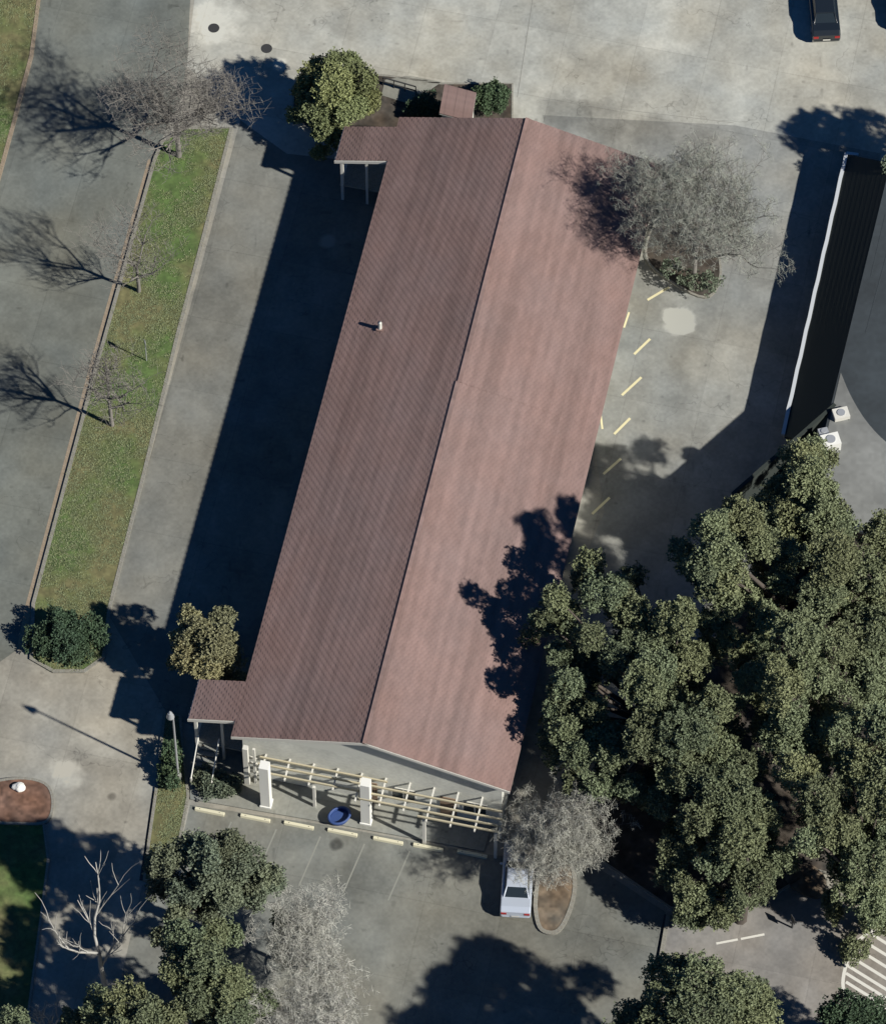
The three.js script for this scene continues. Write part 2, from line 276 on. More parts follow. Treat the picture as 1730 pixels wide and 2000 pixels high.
{
  const ridgeN = local(site(1033, 218, RIDGE)).x, ridgeS = local(site(715, 1440, RIDGE)).x;
  const zJog = local(site(890, 745, RIDGE)).z;
  const sections = [[-HL, zJog, ridgeN + 0.02], [zJog, HL, ridgeS]];
  const roof = mesh('roof', (() => {
    const s = new Shape3();
    for (const [z0, z1, ar] of sections) {
      const P = [[-HW, EAVE - 0.05], [ar, RIDGE - 0.05], [HW, EAVE - 0.05], [HW, EAVE - 0.27], [ar, RIDGE - 0.3], [-HW, EAVE - 0.27]];
      for (let k = 0; k < 6; k++) { const a = P[k], b = P[(k + 1) % 6]; s.quad(V(a[0], a[1], z1), V(b[0], b[1], z1), V(b[0], b[1], z0), V(a[0], a[1], z0)); }
      for (const z of [z0, z1]) s.quad(V(...P[0], z), V(...P[1], z), V(...P[4], z), V(...P[5], z)).quad(V(...P[1], z), V(...P[2], z), V(...P[3], z), V(...P[4], z));
    }
    return s.geo();
  })(), M.underlay, hall);
  // courses of barrel tiles: each course one strip lapped over the one below
  function course(x0, y0, x1, y1, z0, z1, k, lift = 0) {
    const s = new Shape3(), wave = 0.44, n = Math.max(8, Math.round((z1 - z0) / 0.11)), rows = [[], [], [], []];
    const sl = Math.hypot(x1 - x0, y1 - y0);
    for (let j = 0; j <= n; j++) {
      const z = z0 + (z1 - z0) * j / n, w = 0.015 * Math.sin(((z + k * 0.17) / wave) * Math.PI * 2) + 0.008 * (fbm(z * 0.4, k * 3.1, 2) - 0.5);
      const sx = Math.sign(x1 - x0), nx = -(y1 - y0) / sl * sx, ny = Math.abs(x1 - x0) / sl;
      const off = (h) => [nx * h, ny * h];
      const a = off(0.0 + lift), b = off(0.032 + w + lift), c = off(0.026 + w * 0.95 + lift), e = 0.05;
      rows[0].push(s.vert(V(x0 + a[0], y0 + a[1], z), z + 24, Math.abs(k) * 0.16)); for (const r of [1, 2]) rows[r].push(s.vert(V(x0 + b[0], y0 + b[1], z), z + 24, Math.abs(k) * 0.16 + 0.01));
      rows[3].push(s.vert(V(x1 + (x1 - x0) / sl * e + c[0], y1 + (y1 - y0) / sl * e + c[1], z), z + 24, Math.abs(k) * 0.16 + 0.16));
    }
    for (const r of [0, 2]) for (let j = 0; j < n; j++) s.i.push(rows[r][j], rows[r][j + 1], rows[r + 1][j + 1], rows[r][j], rows[r + 1][j + 1], rows[r + 1][j]);
    return s.geo();
  }
  const tones = [1, 0.97, 1.03, 0.95, 1.02].map(t => { const m = M.tile.clone(); m.color.multiplyScalar(t); return m; });
  sections.forEach(([z0, z1, ar]) => {
    for (const side of [-1, 1]) {
      const N = 56, xe = side * HW;
      for (let k = 0; k < N; k++) {
        const f0 = k / N, f1 = (k + 1) / N, X = f => xe + (ar - xe) * f, Y = f => EAVE + (RIDGE - EAVE) * f;
        mesh('tile_course', course(X(f0), Y(f0), X(f1), Y(f1), z0, z1, k * side, side > 0 ? 0 : 0), tones[(k * 7 + (z0 < 0 ? 1 : 3)) % 5], roof);
      }
    }
    // east slope runs past the ridge and laps over the west one
    const cap = new Shape3(), sl = (RIDGE - EAVE) / (HW - ar), e = 0.13;
    cap.quad(V(ar - e, RIDGE + sl * e + 0.03, z1 + 0.02), V(ar + 0.1, RIDGE - sl * 0.1 + 0.07, z1 + 0.02), V(ar + 0.1, RIDGE - sl * 0.1 + 0.07, z0 - 0.02), V(ar - e, RIDGE + sl * e + 0.03, z0 - 0.02));
    cap.quad(V(ar - e, RIDGE + sl * e + 0.03, z0 - 0.02), V(ar - e, RIDGE - 0.12, z0 - 0.02), V(ar - e, RIDGE - 0.12, z1 + 0.02), V(ar - e, RIDGE + sl * e + 0.03, z1 + 0.02));
    for (const z of [z0 - 0.02, z1 + 0.02]) cap.tri(V(ar - e, RIDGE - 0.12, z), V(ar + 0.25, RIDGE - sl * 0.25, z), V(ar - e, RIDGE + sl * e + 0.03, z));
    mesh('ridge_cap', cap.geo(), M.tile, roof);
  });
  // porch roofs carry the west slope further down
  const slope = (RIDGE - EAVE) / (HW + ridgeN);
  const porches = [[-HL + 0.75, -HL + 3.35, -HW - 3.35], [HL - 3.75, HL - 1.05, -HW - 2.85]];
  porches.forEach(([z0, z1, xo], pi) => {
    const y = x => EAVE + (x + HW) * slope;
    const p = mesh('porch_roof', (() => {
      const s = new Shape3(); const a = [xo, y(xo) - 0.05], b = [-HW + 0.1, y(-HW + 0.1) - 0.06], t = 0.2;
      s.quad(V(...a, z1), V(...b, z1), V(...b, z0), V(...a, z0)).quad(V(a[0], a[1] - t, z0), V(b[0], b[1] - t, z0), V(b[0], b[1] - t, z1), V(a[0], a[1] - t, z1));
      for (const z of [z0, z1]) s.quad(V(a[0], a[1] - t, z), V(b[0], b[1] - t, z), V(...b, z), V(...a, z));
      return s.quad(V(a[0], a[1] - t, z0), V(a[0], a[1] - t, z1), V(...a, z1), V(...a, z0)).geo();
    })(), M.trim, hall);
    const N = Math.round((-HW - xo) / 0.155);
    for (let k = 0; k < N; k++) { const x0 = xo + (-HW - xo) * k / N, x1 = xo + (-HW - xo) * (k + 1) / N; mesh('tile_course', course(x0, y(x0), x1, y(x1), z0, z1, -(k - N)), tones[k % 5], p); }
    mesh('fascia', new Shape3().box(xo - 0.06, xo - 0.005, y(xo) - 0.28, y(xo) - 0.02, z0 - 0.03, z1 + 0.05).geo(), M.trim, p);
    for (const z of [z1]) { const s = new Shape3(); s.quad(V(xo, y(xo) - 0.26, z + 0.05), V(-HW, EAVE - 0.28, z + 0.05), V(-HW, EAVE - 0.02, z + 0.05), V(xo, y(xo), z + 0.05)).quad(V(xo, y(xo), z + 0.05), V(-HW, EAVE - 0.02, z + 0.05), V(-HW, EAVE - 0.02, z), V(xo, y(xo), z)); mesh('fascia', s.geo(), M.trim, p); }
    for (const z of [z0 + 0.15, z1 - 0.12]) mesh('post', new Shape3().box(xo + 0.3, xo + 0.48, 0, y(xo + 0.4) - 0.24, z - 0.09, z + 0.09).geo(), M.trim, hall);
    mesh('post', new Shape3().box(xo + 1.9, xo + 2.05, 0, y(xo + 2) - 0.24, z1 - 0.2, z1 - 0.05).geo(), M.trim, hall);
    // landing, stair and rails
    mesh('landing', new Shape3().box(xo + 0.2, -7.5, 1.5, 1.68, z0 + 0.2, z1 - 0.1).geo(), M.walk, hall);
    if (pi === 1) {
    const st = mesh('stair', new Shape3().box(xo + 0.7, xo + 0.82, 0, 1.5, z1 - 0.05, z1 + 0.04).geo(), M.wood, hall);
    for (let k = 0; k < 7; k++) mesh('tread', new Shape3().box(xo + 0.5, xo + 1.75, 1.42 - k * 0.21, 1.48 - k * 0.21, z1 - 0.1 + k * 0.3, z1 + 0.2 + k * 0.3).geo(), M.walk, st);
    }
    for (const h of [0.5, 1.0]) mesh('rail', new Shape3().box(xo + 0.35, xo + 0.43, 1.68 + h - 0.05, 1.68 + h + 0.03, z0 + 0.25, z1 - 0.2).geo(), M.trim, hall);
    if (pi === 1) for (const x of [xo + 0.5, xo + 1.75]) { mesh('rail', new Shape3().tube([V(x, 2.6, z1 - 0.1), V(x, 1.0, z1 + 2.0)], [0.045, 0.045], 6).geo(), M.trim, hall); mesh('post', new Shape3().box(x - 0.05, x + 0.05, 0, 1.02, z1 + 1.95, z1 + 2.05).geo(), M.trim, hall); }
  });
  // walls: one shell with both gables
  const wx = HW - 0.55, zn = -HL + 0.5, zs = HL - 0.42, roofAt = (x, ar) => EAVE - 0.3 + (RIDGE - EAVE) * (1 - Math.abs(x - ar) / (x < ar ? HW + ar : HW - ar));
  mesh('wall', (() => {
    const s = new Shape3();
    for (const [z, ar] of [[zn, ridgeN], [zs, ridgeS]]) {
      s.quad(V(-wx, 0, z), V(wx, 0, z), V(wx, roofAt(wx, ar), z), V(-wx, roofAt(-wx, ar), z)); s.tri(V(-wx, roofAt(-wx, ar), z), V(wx, roofAt(wx, ar), z), V(ar, roofAt(ar, ar), z));
    }
    for (const x of [-wx, wx]) s.quad(V(x, 0, zn), V(x, 0, zs), V(x, EAVE - 0.1, zs), V(x, EAVE - 0.1, zn));
    return s.geo();
  })(), M.wall, hall);
  for (const [a, b] of [[-HW, ridgeS], [ridgeS, HW]]) { // barge boards under the south rake
    const ya = EAVE - 0.02 + (a === ridgeS ? RIDGE - EAVE : 0), yb = EAVE - 0.02 + (b === ridgeS ? RIDGE - EAVE : 0), z = HL + 0.02, t = 0.26;
    mesh('barge_board', new Shape3().quad(V(a, ya - t, z), V(b, yb - t, z), V(b, yb, z), V(a, ya, z)).quad(V(a, ya, z), V(b, yb, z), V(b, yb, z - 0.05), V(a, ya, z - 0.05)).geo(), M.trim, hall);
  }
  const gv = mesh('gable_vent', new Shape3().box(-1.9, -1.55, 6.55, 7.15, zs, zs + 0.05).geo(), M.trim, hall);
  for (let k = 0; k < 4; k++) mesh('louvre', new Shape3().box(-1.86, -1.59, 6.6 + k * 0.13, 6.68 + k * 0.13, zs + 0.051, zs + 0.075).geo(), M.dark, gv);
  // ground floor front: trim bands, doors, windows
  for (const x of [-0.2, 4.6]) { const d = mesh('door', new Shape3().box(x - 0.5, x + 0.5, 0.12, 2.3, zs + 0.002, zs + 0.06).geo(), M.wood, hall); mesh('handle', new Shape3().box(x + 0.34, x + 0.4, 1.0, 1.25, zs + 0.061, zs + 0.1).geo(), M.steel, d); }
  for (const x of [1.9, 6.2]) { const w = mesh('window', new Shape3().box(x - 0.75, x + 0.75, 0.95, 2.3, zs + 0.002, zs + 0.05).geo(), M.trim, hall); for (const q of [-1, 1]) mesh('pane', new Shape3().box(x + q * 0.36 - 0.31, x + q * 0.36 + 0.31, 1.03, 2.22, zs + 0.051, zs + 0.06).geo(), M.glass, w); }
  for (const x of [-HL + 3, -10, -4, 2, 8, 14]) for (const e of [-1, 1]) { const w = mesh('window', new Shape3().box(e * wx - 0.04, e * wx + 0.04, 1.0, 2.3, x - 0.7, x + 0.7).geo(), M.trim, hall); mesh('pane', new Shape3().box(e * wx + (e > 0 ? 0.041 : -0.05), e * wx + (e > 0 ? 0.05 : -0.041), 1.08, 2.22, x - 0.62, x + 0.62).geo(), M.glass, w); }
  // pergola: long beams between the wall and the piers, on posts
  const perg = [[-6.7, 1.0, 0.3], [-6.7, 8.0, 0.75], [-6.4, 8.2, 1.25], [-0.4, 8.2, 1.7], [3.2, 8.4, 2.1]];
  perg.forEach(([x0, x1, dz], k) => mesh('pergola_beam', new Shape3().box(x0, x1, 3.28, 3.42, zs + dz - 0.045, zs + dz + 0.045).geo(), M.cream, hall));
  for (let x = -6.4; x < 8.1; x += 1.45) mesh('pergola_rafter', new Shape3().box(x - 0.045, x + 0.045, 3.12, 3.272, zs + 0.002, zs + (x > 2.5 ? 2.3 : x > -0.8 ? 1.9 : 1.45)).geo(), M.trim, hall);
  for (const [x, dz] of [[-6.2, 1.25], [3.6, 2.1], [7.9, 2.1], [7.9, 0.75]]) mesh('post', new Shape3().box(x - 0.09, x + 0.09, 0, 3.1, zs + dz - 0.09, zs + dz + 0.09).geo(), M.trim, hall);
  // tall white piers before the front, tied back to the wall
  for (const [u, v, w] of [[521, 1571, 0.56], [716, 1604, 0.56]]) {
    const p = local(site(u, v)); const s = new Shape3().box(p.x - w / 2, p.x + w / 2, 0, 5.05, p.z - w / 2, p.z + w / 2).box(p.x - w / 2 - 0.06, p.x + w / 2 + 0.06, 0, 0.25, p.z - w / 2 - 0.06, p.z + w / 2 + 0.06);
    mesh('pier', s.geo(), M.white, hall);
  }
  for (const [u, v, h, w] of [[615, 1576, 2.6, 0.16], [484, 1530, 4.6, 0.3], [932, 1592, 3.2, 0.2], [500, 1530, 4.4, 0.14]]) { const p = local(site(u, v)); mesh('post', new Shape3().box(p.x - w / 2, p.x + w / 2, 0, h, p.z - w / 2, p.z + w / 2).geo(), M.trim, hall); }
  { const a = local(site(484, 1522)), b = local(site(500, 1522)); for (const h of [1.1, 2.2, 2.9]) mesh('rail', new Shape3().box(a.x, b.x + 0.2, h, h + 0.12, a.z - 0.05, a.z + 0.05).geo(), M.trim, hall); }
  // vent pipe with its flashing on the west slope
  const vp = local(site(742, 640, 6.35)), vy = x => EAVE + (x + HW) * slope;
  const pipe = mesh('vent_pipe', new Shape3().tube([V(vp.x, vy(vp.x) - 0.1, vp.z), V(vp.x, vy(vp.x) + 0.72, vp.z)], [0.12, 0.12], 12).geo(), M.wall, hall);
  mesh('flashing', new Shape3().box(vp.x - 0.2, vp.x + 0.2, vy(vp.x) + 0.03, vy(vp.x) + 0.13, vp.z - 0.2, vp.z + 0.2).geo(), M.tile, pipe);
}
// ------------------------------------------------------------------ trees
const leafGeo = (() => { const s = new Shape3(); for (let k = 0; k < 9; k++) { const c = V(rr(-1, 1), rr(-0.7, 0.9), rr(-1, 1)).multiplyScalar(0.17), a = V(rr(-1, 1), rr(-0.5, 0.5), rr(-1, 1)).normalize().multiplyScalar(rr(0.09, 0.14)), b = V(rr(-1, 1), rr(-0.6, 0.6), rr(-1, 1)).cross(a).normalize().multiplyScalar(rr(0.05, 0.075)); s.tri(c.clone().sub(a), c.clone().add(b), c.clone().add(a)).tri(c.clone().sub(a), c.clone().add(a), c.clone().sub(b)); } return s.geo(); })();
const twigGeo = (() => { const s = new Shape3(); for (let k = 0; k < 9; k++) { const c = V(rr(-1, 1), rr(-1, 1), rr(-1, 1)).multiplyScalar(0.16), a = V(rr(-1, 1), rr(-0.3, 1), rr(-1, 1)).normalize().multiplyScalar(rr(0.16, 0.32)), b = V(rr(-1, 1), rr(-1, 1), rr(-1, 1)).cross(a).normalize().multiplyScalar(0.009); s.tri(c.clone().sub(a).sub(b), c.clone().sub(a).add(b), c.clone().add(a)); } return s.geo(); })();
const leafMat = (r, g, b) => new THREE.MeshPhysicalMaterial({ color: lin(r, g, b), roughness: 0.75, side: THREE.DoubleSide });
const L = { oak: leafMat(0.142, 0.168, 0.09), oakOlive: leafMat(0.165, 0.19, 0.1), ever: leafMat(0.188, 0.213, 0.091), deep: leafMat(0.05, 0.088, 0.046), hedge: leafMat(0.065, 0.105, 0.05), olive: leafMat(0.137, 0.163, 0.105), pale: leafMat(0.425, 0.419, 0.369), grey: leafMat(0.26, 0.272, 0.228), isle: leafMat(0.351, 0.347, 0.299), twig: leafMat(0.25, 0.235, 0.205), small: leafMat(0.228, 0.222, 0.119) };
function foliage(name, clumps, mat, density, parent, geo = leafGeo, scale = 1, loose = false) {      // clumps: [centre, rx, ry]
  const M4 = [], C = [];
  const q = new THREE.Quaternion(), e = new THREE.Euler(), c = new THREE.Color();
  for (const [p, rx, ry] of clumps) {
    const n = Math.round(density * rx * rx), k0 = rr(0.8, 1.22), hue = rr(-0.05, 0.08), sh = rnd() * 50;
    for (let k = 0; k < n; k++) {
      const z = Math.pow(rnd(), 0.75) * 1.75 - 0.75, a = rnd() * Math.PI * 2, s = Math.sqrt(Math.max(0, 1 - z * z));
      const bump = 0.66 + 0.95 * (vnoise(Math.cos(a) * s * 2.2 + sh, z * 2.2 + Math.sin(a) * s * 2.2 + sh) - 0.35), f = loose ? Math.pow(rnd(), 0.55) * 1.35 : bump * (0.62 + 0.42 * Math.pow(rnd(), 0.6));
      const w = rr(0.75, 1.35) * scale;
      M4.push(new THREE.Matrix4().compose(V(p.x + Math.cos(a) * s * rx * f, p.y + z * ry * f, p.z + Math.sin(a) * s * rx * f), q.setFromEuler(e.set(rr(-0.7, 0.7), rnd() * 6.28, rr(-0.7, 0.7))), V(w, w, w)));
      const t = k0 * rr(0.88, 1.12); C.push(c.clone().setRGB(t * (1 + hue), t, t * (1 - hue)));
    }
  }
  const im = shade(new THREE.InstancedMesh(geo, mat, M4.length)); im.name = name; im.userData = { kind: 'stuff' };
  M4.forEach((m, i) => { im.setMatrixAt(i, m); im.setColorAt(i, C[i]); });
  parent.add(im); return im;
}
const bend = (a, b, k) => { const out = []; const m = a.clone().lerp(b, 0.5).add(V(rr(-1, 1), rr(0, 1.2), rr(-1, 1)).multiplyScalar(k)); for (let t = 0; t <= 4; t++) { const s = t / 4; out.push(a.clone().multiplyScalar((1 - s) * (1 - s)).addScaledVector(m, 2 * s * (1 - s)).addScaledVector(b, s * s)); } return out; };
// leafy tree: base on the plan, clumps given as [u, v, radius, height]
function leafyTree(name, label, baseUV, list, mat, o = {}) {
  const b = site(...baseUV), t = thing(name, label, o.category || 'tree', b, 0, o.group);
  const rel = list.map(([u, v, r, h]) => [site(u, v, h + (o.fill === 2 ? rr(-1.1, 0.7) : 0)).sub(b), r * (o.fill === 2 ? rr(0.7, 0.98) : 1), r * (o.flat || 0.8)]);
  const s = new Shape3(), top = Math.max(...list.map(l => l[3])), fork = V(0, top * (o.fork || 0.32), 0), r0 = o.trunk || 0.16 + top * 0.02;
  s.tube(bend(V(0, -0.1, 0), fork, 0.25), [r0 * 1.25, r0, r0 * 0.95, r0 * 0.9, r0 * 0.85], 8);
  rel.forEach(([p, r]) => s.tube(bend(fork, p, 0.8), [r0 * 0.6, r0 * 0.45, r0 * 0.32, r0 * 0.2, 0.03], 5));
  mesh('trunk', s.geo(), o.bark || M.bark, t);
  const all = [...rel];
  if (o.fill !== 0) for (const [p, r, ry] of rel) for (let k = 0; k < (o.fill || 1); k++) all.push([p.clone().add(V(rr(-1.3, 1.3) * r, -rr(1.6, 3.0) * r, rr(-1.2, 1.2) * r)), r * rr(0.6, 0.9), ry * 0.8]);
  foliage('crown', all, mat, (o.density || 150) * 1.9, t, o.geo, o.scale || 0.74, o.loose);
  return t;
}
// bare tree: real limbs down to thin twigs
function bareTree(name, label, baseUV, H, o = {}) {
  const b = site(...baseUV), t = thing(name, label, 'tree', b, 0, o.group), trunk = new Shape3(), tw = new Shape3(), tips = [];
  const spread = o.spread || 0.6;
  (function grow(p, d, len, r, lvl) {
    const n = 3, pts = [p], rad = [r]; let q = p.clone(), dir = d.clone();
    for (let k = 0; k < n; k++) { dir.add(V(rr(-1, 1), rr(-0.4, 0.7), rr(-1, 1)).multiplyScalar(lvl ? 0.22 : 0.07)).normalize(); q = q.clone().addScaledVector(dir, len / n); pts.push(q); rad.push(r * (1 - 0.36 * (k + 1) / n)); }
    (lvl < 2 ? trunk : tw).tube(pts, rad, lvl < 2 ? 7 : 3);
    if (lvl >= (o.levels || 5) - 1) tips.push(q);
    if (lvl >= (o.levels || 5)) return;
    const kids = lvl === 0 ? (o.limbs || 5) : lvl < 3 ? 4 : 3;
    for (let k = 0; k < kids; k++) {
      const f = lvl === 0 ? rr(0.75, 1) : rr(0.35, 1), at = pts[Math.min(n, Math.max(1, Math.round(f * n)))];
      const a = k / kids * 6.283 + rr(-0.6, 0.6), side = V(Math.cos(a), 0.1, Math.sin(a));
      const nd = dir.clone().multiplyScalar(1 - spread * 0.5).addScaledVector(side, spread * rr(0.6, 1.1)).add(V(0, 0.18, 0)).add(o.lean || V(0, 0, 0)).normalize();
      grow(at, nd, len * rr(0.55, 0.8) * (lvl === 0 ? 1.05 : 1), Math.max(0.012, r * rr(0.42, 0.6)), lvl + 1);
    }
  })(V(0, -0.1, 0), V(0, 1, 0), H * (o.trunkShare || 0.33), o.r || H * 0.022, 0);
  mesh('trunk', trunk.geo(), o.bark || M.bark, t);
  const c = mesh('crown', tw.geo(), o.twigs || o.bark || M.bark, t); c.userData.kind = 'stuff';
  if (o.spray) {
    const use = tips.filter(() => rnd() < o.sprays), im = shade(new THREE.InstancedMesh(twigGeo, o.spray, use.length)), m = new THREE.Matrix4(), q = new THREE.Quaternion(), e = new THREE.Euler(), k = new THREE.Color();
    im.name = 'twigs'; im.userData = { kind: 'stuff' };
    use.forEach((p, i) => { const w = rr(0.8, 1.4); im.setMatrixAt(i, m.compose(p, q.setFromEuler(e.set(rr(-0.6, 0.6), rnd() * 6.28, rr(-0.6, 0.6))), V(w, w, w))); const v = rr(0.85, 1.15); im.setColorAt(i, k.setRGB(v, v, v)); });
    t.add(im);
  }
  return t;
}
const oaks = 'large evergreen oaks over the east lot';
leafyTree('oak_tree', 'evergreen oak whose crown overhangs and shades the red tiled roof', [1290, 1480], [
  [1180, 1160, 1.7, 11], [1230, 1195, 1.5, 10.5], [1322, 1208, 1.6, 12], [1148, 1245, 1.4, 10], [1064, 1215, 1.0, 9.6], [1200, 1290, 1.4, 9], [1255, 1340, 2.0, 10.5], [1285, 1305, 1.5, 11], [1085, 1280, 1.1, 8.6], [1140, 1320, 1.3, 8], [1350, 1290, 1.3, 9],
  [1340, 1430, 1.8, 9.5], [1262, 1440, 1.8, 9], [1205, 1470, 1.3, 7.5], [1330, 1500, 1.8, 8.8], [1080, 1390, 1.0, 7], [1128, 1400, 1.2, 7.2], [1390, 1380, 1.5, 9.5], [1160, 1385, 1.0, 8.6], [1240, 1130, 1.1, 9.5], [1110, 1190, 1.0, 10], [1290, 1250, 1.2, 9], [1180, 1440, 1.2, 7], [1240, 1260, 1.2, 8.5], [1300, 1380, 1.3, 8], [1090, 1340, 0.9, 8.2], [1400, 1460, 1.4, 7.5], [1290, 1560, 1.4, 6], [1230, 1540, 1.2, 5.5], [1085, 1165, 1.1, 10.6], [1110, 1335, 1.2, 9.6], [1105, 1430, 1.2, 8.4], [1150, 1100, 1.1, 10.5], [1140, 1470, 1.2, 8]], L.oak, { group: oaks, fill: 2 });
leafyTree('oak_tree', 'tallest evergreen oak, standing beside the flat roofed neighbouring building', [1540, 1290], [
  [1385, 1035, 1.7, 15.5], [1405, 1075, 1.4, 14.5], [1450, 1010, 1.4, 14.6], [1562, 900, 1.7, 11], [1600, 960, 1.6, 10.5], [1532, 955, 1.5, 10], [1488, 1065, 1.3, 12], [1625, 1090, 1.8, 13], [1685, 1125, 1.8, 12], [1600, 1165, 1.6, 12.5], [1705, 1225, 1.8, 11],
  [1565, 1240, 2.0, 13], [1520, 1335, 1.9, 11.5], [1585, 1320, 1.6, 11], [1540, 1400, 1.5, 9.5], [1462, 1160, 1.3, 11], [1500, 1205, 1.4, 11.5], [1640, 1260, 1.5, 10.5], [1725, 1050, 1.6, 9.5], [1430, 1260, 1.4, 9.5], [1650, 1360, 1.5, 8.5], [1590, 880, 1.1, 9], [1700, 1330, 1.6, 9], [1370, 1110, 1.4, 14], [1425, 1125, 1.3, 13.5], [1550, 1010, 1.5, 9], [1510, 1020, 1.3, 9.5], [1640, 1030, 1.4, 9.5], [1545, 1085, 1.4, 10], [1590, 1060, 1.4, 9], [1420, 1180, 1.2, 10], [1380, 1150, 1.1, 11], [1330, 1075, 1.1, 13.5], [1460, 1330, 1.3, 8.5], [1600, 1420, 1.4, 8], [1740, 1130, 1.6, 10], [1578, 938, 1.9, 10.5], [1545, 990, 1.8, 9], [1602, 1012, 1.8, 9.5], [1560, 1050, 1.7, 8.5], [1510, 985, 1.4, 8]], L.oakOlive, { group: oaks, fill: 2 });
leafyTree('oak_tree', 'evergreen oak at the kerb of the far southern lot', [1445, 1795], [
  [1430, 1560, 1.9, 9], [1362, 1600, 1.7, 7.5], [1450, 1640, 1.8, 8], [1392, 1680, 1.5, 6.5], [1470, 1715, 1.6, 6], [1440, 1760, 1.2, 4.5], [1322, 1660, 1.3, 5.5], [1490, 1590, 1.3, 7.5], [1380, 1530, 1.4, 8], [1330, 1725, 1.1, 4.2], [1375, 1755, 1.0, 3.6], [1460, 1500, 1.4, 8], [1410, 1480, 1.3, 7.5], [1520, 1680, 1.1, 5.5]], L.oak, { group: oaks, fill: 2 });
leafyTree('oak_tree', 'evergreen oak beside the hatched traffic island', [1690, 1800], [
  [1600, 1560, 1.7, 9.5], [1680, 1490, 1.8, 10], [1722, 1560, 1.7, 9], [1632, 1620, 1.6, 8.5], [1690, 1680, 1.9, 8], [1652, 1745, 1.3, 5.5], [1700, 1765, 1.4, 5.5], [1580, 1640, 1.1, 8], [1740, 1650, 1.6, 8], [1550, 1510, 1.4, 9], [1640, 1430, 1.5, 9.5], [1720, 1420, 1.6, 10], [1560, 1440, 1.3, 8], [1740, 1500, 1.6, 9]], L.oakOlive, { group: oaks, fill: 2 });
leafyTree('evergreen_tree', 'rounded yellow green tree by the north west porch', [655, 262], [[610, 150, 1.0, 5], [660, 128, 1.05, 5.4], [705, 158, 1.05, 5], [618, 210, 1.15, 4.6], [682, 212, 1.15, 4.6], [652, 172, 1.4, 6], [640, 250, 0.9, 3.6], [722, 192, 0.8, 4], [595, 180, 0.8, 4.2], [685, 120, .6, 4.6], [622, 128, .6, 4.4]], L.ever, { density: 190, flat: 0.9 });
leafyTree('small_tree', 'small yellow green tree beside the south west porch', [408, 1335], [[368, 1206, 0.75, 5], [436, 1206, 0.7, 5], [392, 1240, 1.1, 5], [430, 1262, 1.1, 5], [362, 1282, 0.95, 4.2], [402, 1300, 1.05, 4.2], [452, 1285, 0.8, 4], [352, 1250, 0.7, 4.4]], L.small, { density: 170, flat: 0.9 });
leafyTree('oak_tree', 'dark evergreen oak across the lot from the wheel stops', [430, 1840], [[330, 1678, 1.3, 10], [398, 1668, 1.4, 11], [468, 1682, 1.4, 10.5], [525, 1708, 1.1, 9], [365, 1740, 1.3, 9], [440, 1750, 1.4, 8.5], [300, 1690, 1.0, 8], [345, 1790, 1.2, 8], [500, 1745, 1.1, 7.5], [378, 1662, 1.4, 10.5], [440, 1658, 1.4, 11], [410, 1705, 1.4, 10]], L.olive, { group: 'trees in the southern lot', fill: 2 });
leafyTree('oak_tree', 'evergreen oak between the dead snag and the pale leafless trees', [400, 2075], [[360, 1840, 1.4, 9], [402, 1878, 1.6, 9.5], [445, 1930, 1.5, 9], [382, 1950, 1.5, 8], [345, 1895, 1.2, 8.5], [450, 1990, 1.5, 8], [340, 1985, 1.3, 8], [420, 1825, 1.0, 8]], L.oak, { group: 'trees in the southern lot', fill: 2 });
leafyTree('oak_tree', 'low rounded evergreen oak growing right below the dead snag', [240, 2125], [[250, 1960, 1.5, 9], [198, 1985, 1.4, 8], [292, 1990, 1.4, 8.5], [150, 2000, 1.2, 7], [240, 2020, 1.6, 8.5], [100, 2060, 2, 9], [30, 2040, 2, 8]], L.oakOlive, { group: 'trees in the southern lot', fill: 2 });
leafyTree('oak_tree', 'evergreen oak throwing the broad shadow south of the mulch island', [1370, 2150], [[1360, 1915, 1.7, 11], [1300, 1965, 1.6, 10.5], [1425, 1950, 1.7, 11], [1240, 1990, 1.3, 9.5], [1482, 1985, 1.5, 10], [1372, 1990, 1.9, 11.5], [1290, 2040, 1.8, 11], [1445, 2040, 1.8, 10.5], [1360, 2070, 2, 11], [1330, 1895, 1, 10], [1210, 2050, 1.6, 10]], L.oak, {});
leafyTree('small_tree', 'dark small tree below the hatched traffic island', [1668, 2068], [[1625, 1985, 1.0, 5], [1665, 1972, 1.2, 5.4], [1708, 1985, 1.2, 5], [1660, 2015, 1.3, 5], [1730, 2010, 1.2, 5]], L.deep, {});
leafyTree('oak_tree', 'evergreen tree past the north end of the neighbouring building', [1890, 390], [[1850, 250, 1.3, 7.5], [1910, 230, 1.5, 8], [1960, 290, 1.6, 7], [1810, 275, 1.0, 6], [1880, 310, 1.3, 6.5], [1760, 250, 0.7, 5.2], [1752, 320, 1.0, 4.2], [1960, 240, 1.6, 7.5], [1800, 320, 1.0, 4.5], [1830, 215, 0.7, 7]], L.olive, {});
